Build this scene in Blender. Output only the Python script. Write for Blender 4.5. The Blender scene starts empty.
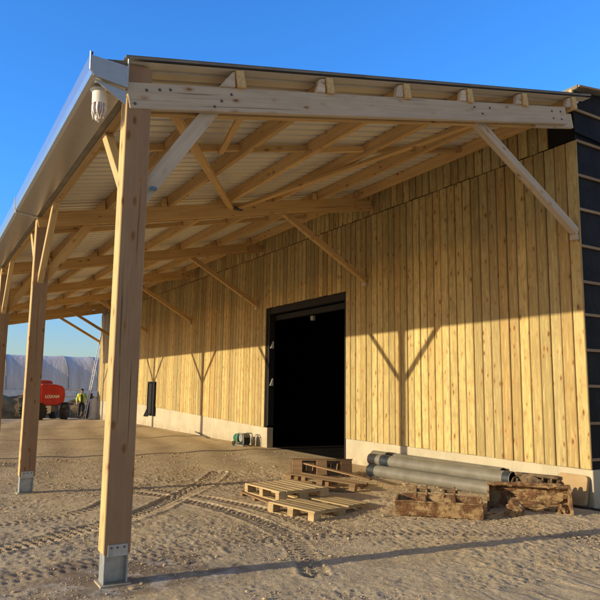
import bpy, bmesh, math, random
import numpy as np
from mathutils import Vector, Matrix
random.seed(7); rng = np.random.default_rng(7)
C = bpy.data.collections.new("place"); bpy.context.scene.collection.children.link(C)
scn = bpy.context.scene
S = 6.6            # outer face of the cladding wall
BAY = 5.06
FR = [0, BAY, 2*BAY, 3*BAY, 4*BAY, 5*BAY, 28.3]
YC = .23           # near corner of the barn
YE = 28.55         # far end of the barn
RZ = lambda x: 4.46 + .2*x      # underside of the canopy sheet

# ------------------------------------------------------------------ nodes
def mat(name):
    m = bpy.data.materials.new(name); m.use_nodes = True
    nt = m.node_tree; b = nt.nodes['Principled BSDF']
    return m, nt, b
class N:
    def __init__(s, nt): s.nt = nt
    def n(s, t, **k):
        x = s.nt.nodes.new(t)
        for a, v in k.items(): setattr(x, a, v)
        return x
    def l(s, a, b): s.nt.links.new(a, b)
    def math(s, op, a, b=None, c=None, clamp=False):
        x = s.n('ShaderNodeMath', operation=op); x.use_clamp = clamp
        for i, v in enumerate((a, b, c)):
            if v is None: continue
            if isinstance(v, (int, float)): x.inputs[i].default_value = v
            else: s.l(v, x.inputs[i])
        return x.outputs[0]
    def vmath(s, op, a, b):
        x = s.n('ShaderNodeVectorMath', operation=op)
        for i, v in enumerate((a, b)):
            if isinstance(v, (tuple, list)): x.inputs[i].default_value = v
            else: s.l(v, x.inputs[i])
        return x.outputs[0]
    def mix(s, f, a, b, mode='MIX'):
        x = s.n('ShaderNodeMix', data_type='RGBA', blend_type=mode)
        if isinstance(f, (int, float)): x.inputs[0].default_value = f
        else: s.l(f, x.inputs[0])
        for i, v in ((6, a), (7, b)):
            if isinstance(v, (tuple, list)): x.inputs[i].default_value = (*v[:3], 1)
            else: s.l(v, x.inputs[i])
        return x.outputs[2]
    def noise(s, v, scale, detail=4, rough=.55, dist=0):
        x = s.n('ShaderNodeTexNoise'); x.inputs['Scale'].default_value = scale
        x.inputs['Detail'].default_value = detail; x.inputs['Roughness'].default_value = rough
        x.inputs['Distortion'].default_value = dist
        if v is not None: s.l(v, x.inputs['Vector'])
        return x.outputs[0]
    def ramp(s, f, *st):
        x = s.n('ShaderNodeValToRGB'); e = x.color_ramp.elements
        while len(e) < len(st): e.new(.5)
        for el, (p, c) in zip(e, st):
            el.position = p; el.color = (c, c, c, 1) if isinstance(c, (int, float)) else (*c[:3], 1)
        s.l(f, x.inputs[0]); return x.outputs[0]
    def bump(s, h, strength, dist, b):
        x = s.n('ShaderNodeBump'); x.inputs['Strength'].default_value = strength; x.inputs['Distance'].default_value = dist
        s.l(h, x.inputs['Height']); s.l(x.outputs[0], b.inputs['Normal'])

def wood(name, ca, cb, cknot=(.14,.062,.026), dirt=.25, dirtcol=(.16,.13,.11), boards=False, rough=.75, knots=.6, spec=.25, check=.5, front=None):
    """grain runs along local X (boards: along the stored grain coordinate)"""
    m, nt, b = mat(name); g = N(nt)
    if boards:
        a = g.n('ShaderNodeAttribute', attribute_name='grain'); v = a.outputs['Vector']
        t = g.n('ShaderNodeAttribute', attribute_name='tint').outputs['Fac']
        t2 = g.n('ShaderNodeAttribute', attribute_name='tone').outputs['Fac']
    else:
        tc = g.n('ShaderNodeTexCoord'); oi = g.n('ShaderNodeObjectInfo')
        cx = g.n('ShaderNodeCombineXYZ')
        g.l(g.math('MULTIPLY', oi.outputs['Random'], 91.0), cx.inputs[0]); g.l(g.math('MULTIPLY', oi.outputs['Random'], 17.0), cx.inputs[1]); g.l(g.math('MULTIPLY', oi.outputs['Random'], 53.0), cx.inputs[2])
        v = g.vmath('ADD', tc.outputs['Object'], cx.outputs[0]); t = oi.outputs['Random']; t2 = None
    # knots bend the grain
    vk0 = g.vmath('MULTIPLY', v, (4.6, 10.5, 10.5)); vk = vk0
    vo = g.n('ShaderNodeTexVoronoi'); vo.inputs['Scale'].default_value = 1; g.l(vk, vo.inputs['Vector'])
    vd, vc = vo.outputs['Distance'], vo.outputs['Color']
    sep = g.n('ShaderNodeSeparateColor'); g.l(vc, sep.inputs[0])
    on = g.math('GREATER_THAN', sep.outputs[0], 1-knots); sz = g.math('MULTIPLY', sep.outputs[1], .13)
    kd = g.math('ADD', g.math('ADD', vd, sz), g.math('MULTIPLY', g.noise(vk, 6, 2), .10))
    kr = g.math('MULTIPLY', g.math('MULTIPLY', g.ramp(kd, (.17, 1.), (.31, 0.)), on), g.math('MULTIPLY_ADD', sep.outputs[2], .4, .7))
    halo = g.math('MULTIPLY', g.ramp(kd, (.12, 1.), (.5, 0.)), on)
    vg = g.vmath('MULTIPLY', v, (.55, 14, 14))
    n1 = g.noise(vg, 1.0, 3, .5, 1.2)
    n1b = g.math('ADD', n1, g.math('MULTIPLY', halo, .25))
    rings = g.math('PINGPONG', g.math('MULTIPLY', n1b, 7.0), 1.0)
    fib = g.noise(g.vmath('MULTIPLY', v, (2.5, 150, 150)), 1, 3, .6)
    f = g.math('ADD', g.math('MULTIPLY', rings, .68), g.math('MULTIPLY', fib, .42), clamp=True)
    col = g.mix(f, ca, cb)
    if boards:
        col = g.mix(g.math('MULTIPLY', t, .6), col, (.55,.32,.11))
        col = g.mix(g.math('MULTIPLY', t2, .8), col, (.36,.31,.17), 'MIX')
        hv = g.n('ShaderNodeHueSaturation'); g.l(col, hv.inputs['Color'])
        g.l(g.math('MULTIPLY_ADD', g.n('ShaderNodeAttribute', attribute_name='shade').outputs['Fac'], .60, .66), hv.inputs['Value']); col = hv.outputs[0]
    else:
        hv = g.n('ShaderNodeHueSaturation'); g.l(col, hv.inputs['Color'])
        g.l(g.math('MULTIPLY_ADD', t, .34, .83), hv.inputs['Value']); col = hv.outputs[0]
    if boards:   # weather mottling, sap streaks and darker board edges
        mo = g.ramp(g.noise(g.vmath('MULTIPLY', v, (4.5, 13, 13)), 1, 6, .68, .6), (.44, 0.), (.66, 1.))
        col = g.mix(g.math('MULTIPLY', mo, .72), col, (.32,.235,.105))
        pl = g.ramp(g.noise(g.vmath('MULTIPLY', v, (2.2, 22, 22)), 1.3, 4, .6), (.50, 0.), (.72, 1.))
        col = g.mix(g.math('MULTIPLY', pl, .4), col, (.80,.67,.34))
        ed = g.n('ShaderNodeAttribute', attribute_name='edge').outputs['Fac']
        en = g.math('MULTIPLY', g.ramp(ed, (.84, 0.), (1., 1.)), g.math('MULTIPLY_ADD', g.noise(g.vmath('MULTIPLY', v, (1.2, 3, 3)), 1, 3), 1.1, .05, clamp=True))
        col = g.mix(g.math('MULTIPLY', en, .8), col, (.25,.165,.07))
    # stains and dirt
    st = g.ramp(g.noise(g.vmath('MULTIPLY', v, (1.1, 2.6, 2.6)), 1.3, 5, .62), (.42, 0.), (.75, 1.))
    col = g.mix(g.math('MULTIPLY', st, dirt), col, dirtcol)
    if front:   # front faces toned darker brown: stain, and the shade of the sunless side painted in
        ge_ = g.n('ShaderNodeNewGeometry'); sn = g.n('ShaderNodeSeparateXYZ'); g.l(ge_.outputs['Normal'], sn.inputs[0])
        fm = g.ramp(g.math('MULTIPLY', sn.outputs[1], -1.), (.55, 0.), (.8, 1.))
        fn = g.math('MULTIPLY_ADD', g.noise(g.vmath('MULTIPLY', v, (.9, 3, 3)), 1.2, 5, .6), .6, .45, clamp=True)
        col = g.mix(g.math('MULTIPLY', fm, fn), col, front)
    col = g.mix(g.math('MULTIPLY', halo, .58), col, (.40,.20,.065))
    col = g.mix(g.math('MULTIPLY', kr, .85), col, cknot)
    # drying checks
    ck = g.ramp(g.noise(g.vmath('MULTIPLY', v, (.8, 60, 60)), 1, 2, .4), (.30, 1.), (.335, 0.))
    col = g.mix(g.math('MULTIPLY', ck, check), col, (.10,.06,.03))
    g.l(col, b.inputs['Base Color']); b.inputs['Roughness'].default_value = rough; b.inputs['Specular IOR Level'].default_value = spec
    h = g.math('SUBTRACT', g.math('ADD', g.math('MULTIPLY', fib, .5), g.math('MULTIPLY', rings, .2)), g.math('ADD', g.math('MULTIPLY', ck, .5), g.math('MULTIPLY', kr, .3)))
    g.bump(h, .35, .003, b)
    return m

def plain(name, c1, c2, scale=8, rough=.6, metal=0, bumpd=0, spec=.4, detail=5, contrast=(.35,.65)):
    m, nt, b = mat(name); g = N(nt); tc = g.n('ShaderNodeTexCoord')
    n = g.noise(tc.outputs['Object'], scale, detail, .6)
    g.l(g.mix(g.ramp(n, (contrast[0], 0.), (contrast[1], 1.)), c1, c2), b.inputs['Base Color'])
    b.inputs['Roughness'].default_value = rough; b.inputs['Metallic'].default_value = metal; b.inputs['Specular IOR Level'].default_value = spec
    if bumpd: g.bump(g.noise(tc.outputs['Object'], scale*4, 6, .65), .5, bumpd, b)
    return m

M = {}
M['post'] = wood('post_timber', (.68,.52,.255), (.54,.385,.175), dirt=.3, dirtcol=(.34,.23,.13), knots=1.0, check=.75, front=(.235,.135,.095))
M['beam'] = wood('canopy_timber', (.66,.46,.215), (.52,.325,.13), dirt=.25, dirtcol=(.26,.17,.10), knots=.5)
M['grey'] = wood('weathered_timber', (.66,.57,.45), (.54,.45,.34), dirt=.5, dirtcol=(.38,.31,.24), knots=.5)
M['pale'] = wood('pale_timber', (.72,.55,.30), (.60,.42,.20), dirt=.2, dirtcol=(.36,.25,.14), knots=.4)
M['endgrain'] = plain('pale_yellow_timber', (.66,.48,.24), (.50,.36,.17), 30, .8)  # pale yellow tone for the purlin ends and barge board
M['boards'] = wood('cladding_boards', (.68,.555,.235), (.49,.37,.145), dirt=.0, dirtcol=(.36,.25,.12), boards=True, knots=.85, rough=.7, check=.35)
M['pallet'] = wood('pallet_wood', (.58,.45,.25), (.42,.30,.15), dirt=.55, dirtcol=(.24,.17,.10), knots=.3)
M['oldpallet'] = wood('old_pallet_wood', (.34,.225,.125), (.22,.135,.07), dirt=.5, dirtcol=(.12,.085,.05), knots=.3)
M['batten'] = wood('batten_wood', (.36,.25,.15), (.28,.19,.11), dirt=.3, knots=.3)

def galv():
    m, nt, b = mat('galvanised_steel'); g = N(nt); tc = g.n('ShaderNodeTexCoord')
    vo = g.n('ShaderNodeTexVoronoi'); vo.inputs['Scale'].default_value = 26; g.l(tc.outputs['Object'], vo.inputs['Vector'])
    sp = g.n('ShaderNodeSeparateColor'); g.l(vo.outputs['Color'], sp.inputs[0])
    n = g.noise(tc.outputs['Object'], 3.5, 5)
    f = g.math('ADD', g.math('MULTIPLY', sp.outputs[0], .35), g.math('MULTIPLY', n, .7), clamp=True)
    g.l(g.mix(f, (.50,.50,.49), (.60,.60,.59)), b.inputs['Base Color'])
    b.inputs['Metallic'].default_value = .82; b.inputs['Roughness'].default_value = .24; return m
M['galv'] = galv()
M['shoe'] = plain('zinc_plate', (.36,.39,.41), (.50,.53,.55), 14, .45, .55)
def sheet():
    m, nt, b = mat('roof_sheet'); g = N(nt); tc = g.n('ShaderNodeTexCoord')
    n = g.noise(g.vmath('MULTIPLY', tc.outputs['Object'], (.5, 3, 1)), 2, 5)
    g.l(g.mix(n, (.60,.57,.50), (.74,.71,.63)), b.inputs['Base Color'])
    b.inputs['Roughness'].default_value = .42; b.inputs['Specular IOR Level'].default_value = .4; return m
M['sheet'] = sheet()
M['flash'] = plain('dark_flashing', (.15,.135,.115), (.22,.20,.17), 4, .6, 0)
M['membrane'] = plain('black_membrane', (.009,.0085,.008), (.020,.019,.018), 2.2, .6, 0, .02, .10)
M['black'] = plain('black_steel', (.009,.009,.009), (.014,.014,.014), 6, .7)
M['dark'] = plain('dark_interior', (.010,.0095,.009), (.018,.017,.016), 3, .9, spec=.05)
M['bolt'] = plain('bolt_steel', (.10,.09,.08), (.18,.165,.15), 40, .5, .6)
M['pvc_white'] = plain('white_pipe', (.72,.70,.64), (.80,.78,.72), 8, .45)
M['ice'] = plain('icicle', (.55,.47,.46), (.74,.67,.66), 30, .3)
M['rubber'] = plain('tyre_rubber', (.018,.017,.016), (.05,.045,.038), 10, .85, 0, .01)
M['collar'] = plain('pipe_seal', (.015,.02,.03), (.035,.045,.06), 12, .5)
M['wedge'] = plain('pale_wedge', (.6,.6,.58), (.7,.7,.68), 8, .5)

def concrete(name, a, c, streak=True):
    m, nt, b = mat(name); g = N(nt); tc = g.n('ShaderNodeTexCoord'); v = tc.outputs['Object']
    n = g.noise(v, 1.7, 7, .65); col = g.mix(g.ramp(n, (.35, 0.), (.7, 1.)), a, c)
    if streak:
        sp = g.n('ShaderNodeSeparateXYZ'); g.l(v, sp.inputs[0])
        d = g.math('MULTIPLY', g.ramp(sp.outputs[2], (.0, 1.), (.35, 0.)), g.ramp(g.noise(v, 5, 6, .7), (.35, 0.), (.65, 1.)))
        col = g.mix(g.math('MULTIPLY', d, .75), col, (.30,.22,.14))
        s2 = g.ramp(g.noise(g.vmath('MULTIPLY', v, (1, 9, .7)), 1.5, 4), (.55, 0.), (.8, 1.))
        col = g.mix(g.math('MULTIPLY', s2, .35), col, (.34,.30,.24))
    pores = g.ramp(g.noise(v, 60, 2), (.28, 1.), (.34, 0.))
    col = g.mix(g.math('MULTIPLY', pores, .4), col, (.2,.18,.15))
    g.l(col, b.inputs['Base Color']); b.inputs['Roughness'].default_value = .85; b.inputs['Specular IOR Level'].default_value = .2
    g.bump(g.math('SUBTRACT', g.noise(v, 25, 6, .7), g.math('MULTIPLY', pores, .6)), .4, .006, b); return m
M['concrete'] = concrete('plinth_concrete', (.44,.395,.29), (.56,.505,.385))
M['slab'] = concrete('muddy_slab', (.34,.235,.125), (.48,.35,.19), False)

def muddy():
    m, nt, b = mat('muddy_rusty_steel'); g = N(nt); v = g.n('ShaderNodeTexCoord').outputs['Object']
    col = g.mix(g.ramp(g.noise(v, 14, 6, .7), (.4, 0.), (.62, 1.)), (.10,.046,.02), (.235,.115,.05))
    mud = g.ramp(g.noise(v, 6.5, 8, .72), (.46, 0.), (.56, 1.))
    col = g.mix(mud, col, (.37,.25,.125))
    sp = g.n('ShaderNodeSeparateXYZ'); g.l(v, sp.inputs[0])
    scr = g.ramp(g.noise(g.vmath('MULTIPLY', v, (30, 30, 3)), 1, 3), (.62, 0.), (.7, 1.))
    col = g.mix(g.math('MULTIPLY', scr, .25), col, (.09,.05,.03))
    g.l(col, b.inputs['Base Color']); b.inputs['Roughness'].default_value = .85
    g.bump(g.math('ADD', g.noise(v, 30, 6, .7), mud), .6, .012, b); return m
M['mud'] = muddy()
M['darkmud'] = plain('caked_steel', (.05,.038,.028), (.22,.15,.085), 9, .85, 0, .012)
M['clod'] = plain('dry_clay', (.24,.16,.085), (.46,.33,.19), 9, .95, 0, .015, .1)

def ground_mat():
    m, nt, b = mat('yard_dirt'); g = N(nt); v = g.n('ShaderNodeTexCoord').outputs['Object']
    trk = g.n('ShaderNodeAttribute', attribute_name='trk').outputs['Fac']
    wet = g.n('ShaderNodeAttribute', attribute_name='wet').outputs['Fac']
    sp = g.n('ShaderNodeSeparateXYZ'); g.l(v, sp.inputs[0])
    big = g.noise(v, .45, 6, .62); mid = g.noise(v, 3.2, 7, .68); fine = g.noise(v, 34, 5, .7)
    col = g.mix(g.ramp(mid, (.36, 0.), (.64, 1.)), (.50,.385,.245), (.74,.595,.39))
    # sandier, golden towards the barn
    far = g.math('ADD', g.math('MULTIPLY', sp.outputs[1], .075), g.math('MULTIPLY', g.math('SUBTRACT', big, .5), 2.6))
    far = g.ramp(far, (.05, 0.), (.62, 1.))
    col = g.mix(g.math('MULTIPLY', far, .8), col, g.mix(mid, (.46,.345,.185), (.68,.53,.30)))
    col = g.mix(g.math('MULTIPLY', g.ramp(big, (.52, 0.), (.66, 1.)), .6), col, (.74,.58,.34))
    damp = g.ramp(g.noise(v, 1.15, 7, .7), (.54, 0.), (.68, 1.))
    col = g.mix(g.math('MULTIPLY', damp, .62), col, (.30,.22,.145))
    och = g.ramp(g.noise(g.vmath('ADD', v, (31, 7, 0)), .85, 7, .68), (.50, 0.), (.64, 1.))
    col = g.mix(g.math('MULTIPLY', och, .5), col, (.62,.42,.19))
    grit = g.ramp(g.noise(v, 95, 3, .7), (.36, 0.), (.62, 1.))
    col = g.mix(.32, col, g.mix(grit, (.16,.12,.08), (.84,.71,.52)))
    straw = g.ramp(g.noise(g.vmath('MULTIPLY', v, (9, 46, 20)), 1, 3, .6, 1.5), (.66, 0.), (.70, 1.))
    col = g.mix(g.math('MULTIPLY', straw, .55), col, (.78,.62,.33))
    # stones: light and dark specks
    vo = g.n('ShaderNodeTexVoronoi'); vo.inputs['Scale'].default_value = 42; g.l(v, vo.inputs['Vector'])
    so = g.n('ShaderNodeSeparateColor'); g.l(vo.outputs['Color'], so.inputs[0])
    stone = g.math('MULTIPLY', g.ramp(vo.outputs['Distance'], (.22, 1.), (.34, 0.)), g.math('GREATER_THAN', so.outputs[0], .62))
    col = g.mix(g.math('MULTIPLY', stone, .8), col, g.mix(so.outputs[1], (.27,.21,.15), (.74,.63,.48)))
    col = g.mix(g.ramp(fine, (.30, .55), (.5, 0.)), col, (.16,.115,.08))
    col = g.mix(g.math('MULTIPLY', trk, .5), col, (.30,.23,.165))
    col = g.mix(g.math('MULTIPLY', wet, .7), col, g.mix(g.ramp(mid, (.5, 0.), (.62, 1.)), (.17,.125,.09), (.50,.46,.42)))
    g.l(col, b.inputs['Base Color'])
    g.l(g.math('MULTIPLY_ADD', wet, -.3, .92), b.inputs['Roughness']); b.inputs['Specular IOR Level'].default_value = .12
    h = g.math('ADD', g.math('MULTIPLY', g.noise(v, 24, 8, .75), 1.0), g.math('ADD', g.math('MULTIPLY', stone, .22), g.math('MULTIPLY', fine, .35)))
    g.bump(h, .6, .024, b); return m
M['ground'] = ground_mat()
M['gravel'] = plain('gravel_stone', (.27,.205,.135), (.60,.48,.33), 45, .9, 0, 0, .15, 8, (.3,.7))
M['bank'] = plain('bank_earth', (.13,.085,.045), (.36,.25,.12), .9, .95, 0, .06, .1, 8)
def tunnel_mat():
    m, nt, b = mat('tunnel_plastic'); g = N(nt); v = g.n('ShaderNodeTexCoord').outputs['Object']
    n = g.noise(g.vmath('MULTIPLY', v, (1.4, .25, .25)), 1.5, 5, .6)
    col = g.mix(g.ramp(n, (.35, 0.), (.7, 1.)), (.62,.52,.46), (.80,.72,.66))
    g.l(col, b.inputs['Base Color']); b.inputs['Roughness'].default_value = .5
    g.bump(g.noise(g.vmath('MULTIPLY', v, (3, .6, .6)), 1.2, 4), .5, .08, b); return m
M['tunnel'] = tunnel_mat()
M['skirt'] = plain('blue_plastic', (.60,.63,.68), (.82,.82,.82), 3, .35)
M['red'] = plain('red_paint', (.46,.010,.014), (.56,.018,.020), 3, .35)
M['white'] = plain('white_paint', (.72,.72,.70), (.82,.82,.80), 4, .5)
M['hub'] = plain('grey_paint', (.20,.20,.20), (.32,.32,.31), 5, .5)
M['green'] = plain('green_paint', (.015,.14,.075), (.03,.20,.11), 6, .3)
M['skin'] = plain('skin', (.52,.31,.22), (.60,.37,.27), 12, .6)
M['hair'] = plain('dark_hair', (.012,.010,.009), (.03,.025,.02), 20, .7)
M['hivis'] = plain('hi_vis_cloth', (.62,.66,.06), (.74,.76,.12), 9, .8)
M['cloth'] = plain('dark_cloth', (.018,.018,.022), (.05,.046,.045), 9, .9)
M['pvc'] = plain('grey_pvc', (.16,.15,.125), (.21,.20,.17), 5, .42)
M['alu'] = plain('aluminium', (.6,.6,.6), (.72,.72,.72), 6, .4, .7)
M['hose'] = plain('black_hose', (.015,.015,.015), (.03,.03,.03), 6, .5)

# ------------------------------------------------------------------ geometry helpers
def link(name, me, m, parent=None, loc=None):
    o = bpy.data.objects.new(name, me); C.objects.link(o)
    if m is not None and not me.materials: me.materials.append(m)
    if parent is not None: o.parent = parent
    if loc is not None: o.location = loc
    return o
def empty(name, label, cat, loc=(0,0,0), rz=0, group=None):
    o = bpy.data.objects.new(name, None); C.objects.link(o); o.location = loc; o.rotation_euler = (0,0,rz)
    o.empty_display_size = .2; tag(o, label, cat, group); return o
def tag(o, label, cat=None, group=None, kind=None):
    o['label'] = label
    if cat: o['category'] = cat
    if group: o['group'] = group
    if kind: o['kind'] = kind
    return o
def nb(): return bmesh.new()
def fin(bm, name, m, parent=None, bevel=0, smooth=False, seg=1, loc=None, ang=40):
    if bevel: bmesh.ops.bevel(bm, geom=bm.edges[:], offset=bevel, segments=seg, affect='EDGES', clamp_overlap=True)
    bmesh.ops.recalc_face_normals(bm, faces=bm.faces[:])
    if smooth:
        for f in bm.faces: f.smooth = True
        for e in bm.edges:
            if len(e.link_faces) == 2 and e.calc_face_angle(0) > math.radians(ang): e.smooth = False
    me = bpy.data.meshes.new(name); bm.to_mesh(me); bm.free()
    return link(name, me, m, parent, loc)
def box(bm, c, s, rot=None):
    r = bmesh.ops.create_cube(bm, size=1)['verts']
    T = Matrix.Diagonal((*s, 1))
    if rot is not None: T = rot.to_4x4() @ T
    bmesh.ops.transform(bm, matrix=Matrix.Translation(c) @ T, verts=r); return r
def bx(bm, x0, x1, y0, y1, z0, z1): return box(bm, ((x0+x1)/2, (y0+y1)/2, (z0+z1)/2), (x1-x0, y1-y0, z1-z0))
def frame_of(d, up=Vector((0,0,1))):
    x = d.normalized()
    if abs(x.dot(up)) > .98: up = Vector((0,1,0))
    y = up.cross(x).normalized(); z = x.cross(y)
    return Matrix((x, y, z)).transposed()
def tube(bm, pts, r, n=10, cap=True):
    pts = [Vector(p) for p in pts]; rs = r if isinstance(r, (list, tuple)) else [r]*len(pts); prev = None; first = None
    for i, p in enumerate(pts):
        d = (pts[min(i+1, len(pts)-1)] - pts[max(i-1, 0)]); R = frame_of(d)
        ring = [bm.verts.new(p + R @ Vector((0, rs[i]*math.cos(2*math.pi*k/n), rs[i]*math.sin(2*math.pi*k/n)))) for k in range(n)]
        if prev:
            for k in range(n): bm.faces.new((prev[k], prev[(k+1) % n], ring[(k+1) % n], ring[k]))
        else: first = ring
        prev = ring
    if cap: bm.faces.new(prev); bm.faces.new(first[::-1])
def timber(name, p0, p1, w, h, m, parent, up=(0,0,1), bevel=.006, wav=0):
    """a beam whose local X follows the grain; w across (local Y), h along local Z; ends p0/p1 on the axis"""
    p0, p1 = Vector(p0), Vector(p1); R = frame_of(p1-p0, Vector(up)); L = (p1-p0).length
    bm = nb(); bx(bm, 0, L, -w/2, w/2, -h/2, h/2)
    o = fin(bm, name, m, parent, bevel)
    o.matrix_parent_inverse = Matrix.Identity(4)
    o.location = p0; o.rotation_euler = R.to_euler(); return o
def prism(bm, poly, axis, a, b):
    """polygon (2D list) extruded along axis from a to b. axis 0: (y,z), 1: (x,z), 2: (x,y)"""
    def P(u, v, t): return {0:(t,u,v), 1:(u,t,v), 2:(u,v,t)}[axis]
    A = [bm.verts.new(P(u, v, a)) for u, v in poly]; B = [bm.verts.new(P(u, v, b)) for u, v in poly]
    n = len(poly); bm.faces.new(A); bm.faces.new(B[::-1])
    for i in range(n): bm.faces.new((A[i], B[i], B[(i+1) % n], A[(i+1) % n]))
def lathe(bm, prof, n=20, c=(0,0,0), axis=2):
    rings = []
    for r, z in prof:
        ring = []
        for k in range(n):
            a = 2*math.pi*k/n; u, v = r*math.cos(a), r*math.sin(a)
            p = {2:(u,v,z), 0:(z,u,v), 1:(u,z,v)}[axis]
            ring.append(bm.verts.new((p[0]+c[0], p[1]+c[1], p[2]+c[2])))
        rings.append(ring)
    for A, B in zip(rings, rings[1:]):
        for k in range(n): bm.faces.new((A[k], A[(k+1) % n], B[(k+1) % n], B[k]))
    bm.faces.new(rings[0][::-1]); bm.faces.new(rings[-1])
def copy_tree(o, parent=None):
    c = o.copy(); C.objects.link(c)
    if parent is not None: c.parent = parent
    for ch in list(o.children): copy_tree(ch, c)
    return c

# ------------------------------------------------------------------ ground
def vnoise(x, y, seed):
    def h(i, j):
        n = (i.astype(np.int64)*374761393 + j.astype(np.int64)*668265263 + seed*1442695041) & 0xffffffff
        n = ((n ^ (n >> 13))*1274126177) & 0xffffffff
        return ((n ^ (n >> 16)) & 0xffff)/65535.0
    i = np.floor(x); j = np.floor(y); fx = x-i; fy = y-j
    fx = fx*fx*fx*(fx*(fx*6-15)+10); fy = fy*fy*fy*(fy*(fy*6-15)+10)
    a = h(i, j); b = h(i+1, j); c = h(i, j+1); d = h(i+1, j+1)
    return (a*(1-fx)+b*fx)*(1-fy) + (c*(1-fx)+d*fx)*fy - .5
def fbm(x, y, s, oct, seed, g=.5):
    t = 0; a = 1
    for o in range(oct):
        ca, sa = math.cos(o*.9+.3), math.sin(o*.9+.3)
        t = t + a*vnoise((x*ca-y*sa)*s + o*17.3, (x*sa+y*ca)*s - o*9.1, seed+o); s *= 2.03; a *= g
    return t
def sst(a, b, t):
    t = np.clip((t-a)/(b-a), 0, 1); return t*t*(3-2*t)
def gbase(x, y):
    x = np.asarray(x, float); y = np.asarray(y, float)
    z = .045*sst(2.5, 6.2, x)*(1-sst(20, 26, y))
    z = z - .95*sst(0, 1, np.clip((y-22)/24, 0, 1)*.5)*2*(y < 46) - .95*(y >= 46)
    return z
def gz(x, y): return float(gbase(x, y))
tracks = [ # polyline, half width, depth
 ([(-2.2,.9),(-.6,1.62),(-.1,1.9),(.55,2.28),(1.2,2.75),(1.9,3.6),(3.1,5.2),(3.6,6.0)], .15, .042),
 ([(-2.4,2.6),(-.1,2.95),(.6,3.2),(1.1,3.85),(2.0,5.2)], .12, .018),
 ([(1.3,5.0),(1.7,4.2),(2.05,3.2),(2.32,1.9),(2.25,.8),(1.7,-.5)], .12, .026),
 ([(1.9,4.7),(2.3,3.6),(2.55,2.8),(2.75,1.8),(2.7,.9)], .10, .018),
 ([(-3,-.2),(-.8,.55),(1.1,1.0),(3.2,.7),(5.2,-.9)], .13, .009),
]
def track_field(x, y):
    dep = np.zeros_like(x); mask = np.zeros_like(x)
    for pl, hw, d in tracks:
        best = np.full_like(x, 9.); off = np.zeros_like(x); arc = np.zeros_like(x); s0 = 0
        # smooth the polyline
        P = [np.array(p, float) for p in pl]
        for _ in range(3):
            Q = [P[0]]
            for a, b in zip(P, P[1:]): Q += [a*.75+b*.25, a*.25+b*.75]
            P = Q+[P[-1]]
        for a, b in zip(P, P[1:]):
            e = b-a; L = np.hypot(*e)
            if L < 1e-6: continue
            t = np.clip(((x-a[0])*e[0] + (y-a[1])*e[1])/L**2, 0, 1)
            dx = x-(a[0]+t*e[0]); dy = y-(a[1]+t*e[1]); dd = np.hypot(dx, dy); sg = (e[0]*dy-e[1]*dx)/L
            k = dd < best; best = np.where(k, dd, best); off = np.where(k, sg, off); arc = np.where(k, s0+t*L, arc); s0 += L
        near = best < hw*2.2
        prof = 1-sst(hw*.82, hw*1.12, best)
        lug = np.sin(2*np.pi*(arc/.10 + np.abs(off)*2.6 + (off > 0)*.5))
        lug = np.tanh(lug*3.5)*sst(.012, .03, np.abs(off))
        fade = .55+.9*np.clip(vnoise(arc*.9, arc*0+.3, 77)+.35, 0, 1)
        z = prof*(-d*.45 + lug*d*.62)*fade + d*.25*np.exp(-((best-hw*1.3)/(hw*.22))**2)
        dep = np.where(near, dep+z, dep); mask = np.where(near, np.maximum(mask, prof), mask)
    return dep, mask
def grow(a, b, d0, rate):
    out = [a]; d = d0
    while abs(out[-1]-a) < abs(b-a): out.append(out[-1] + math.copysign(d, b-a)); d *= rate
    return out
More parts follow.
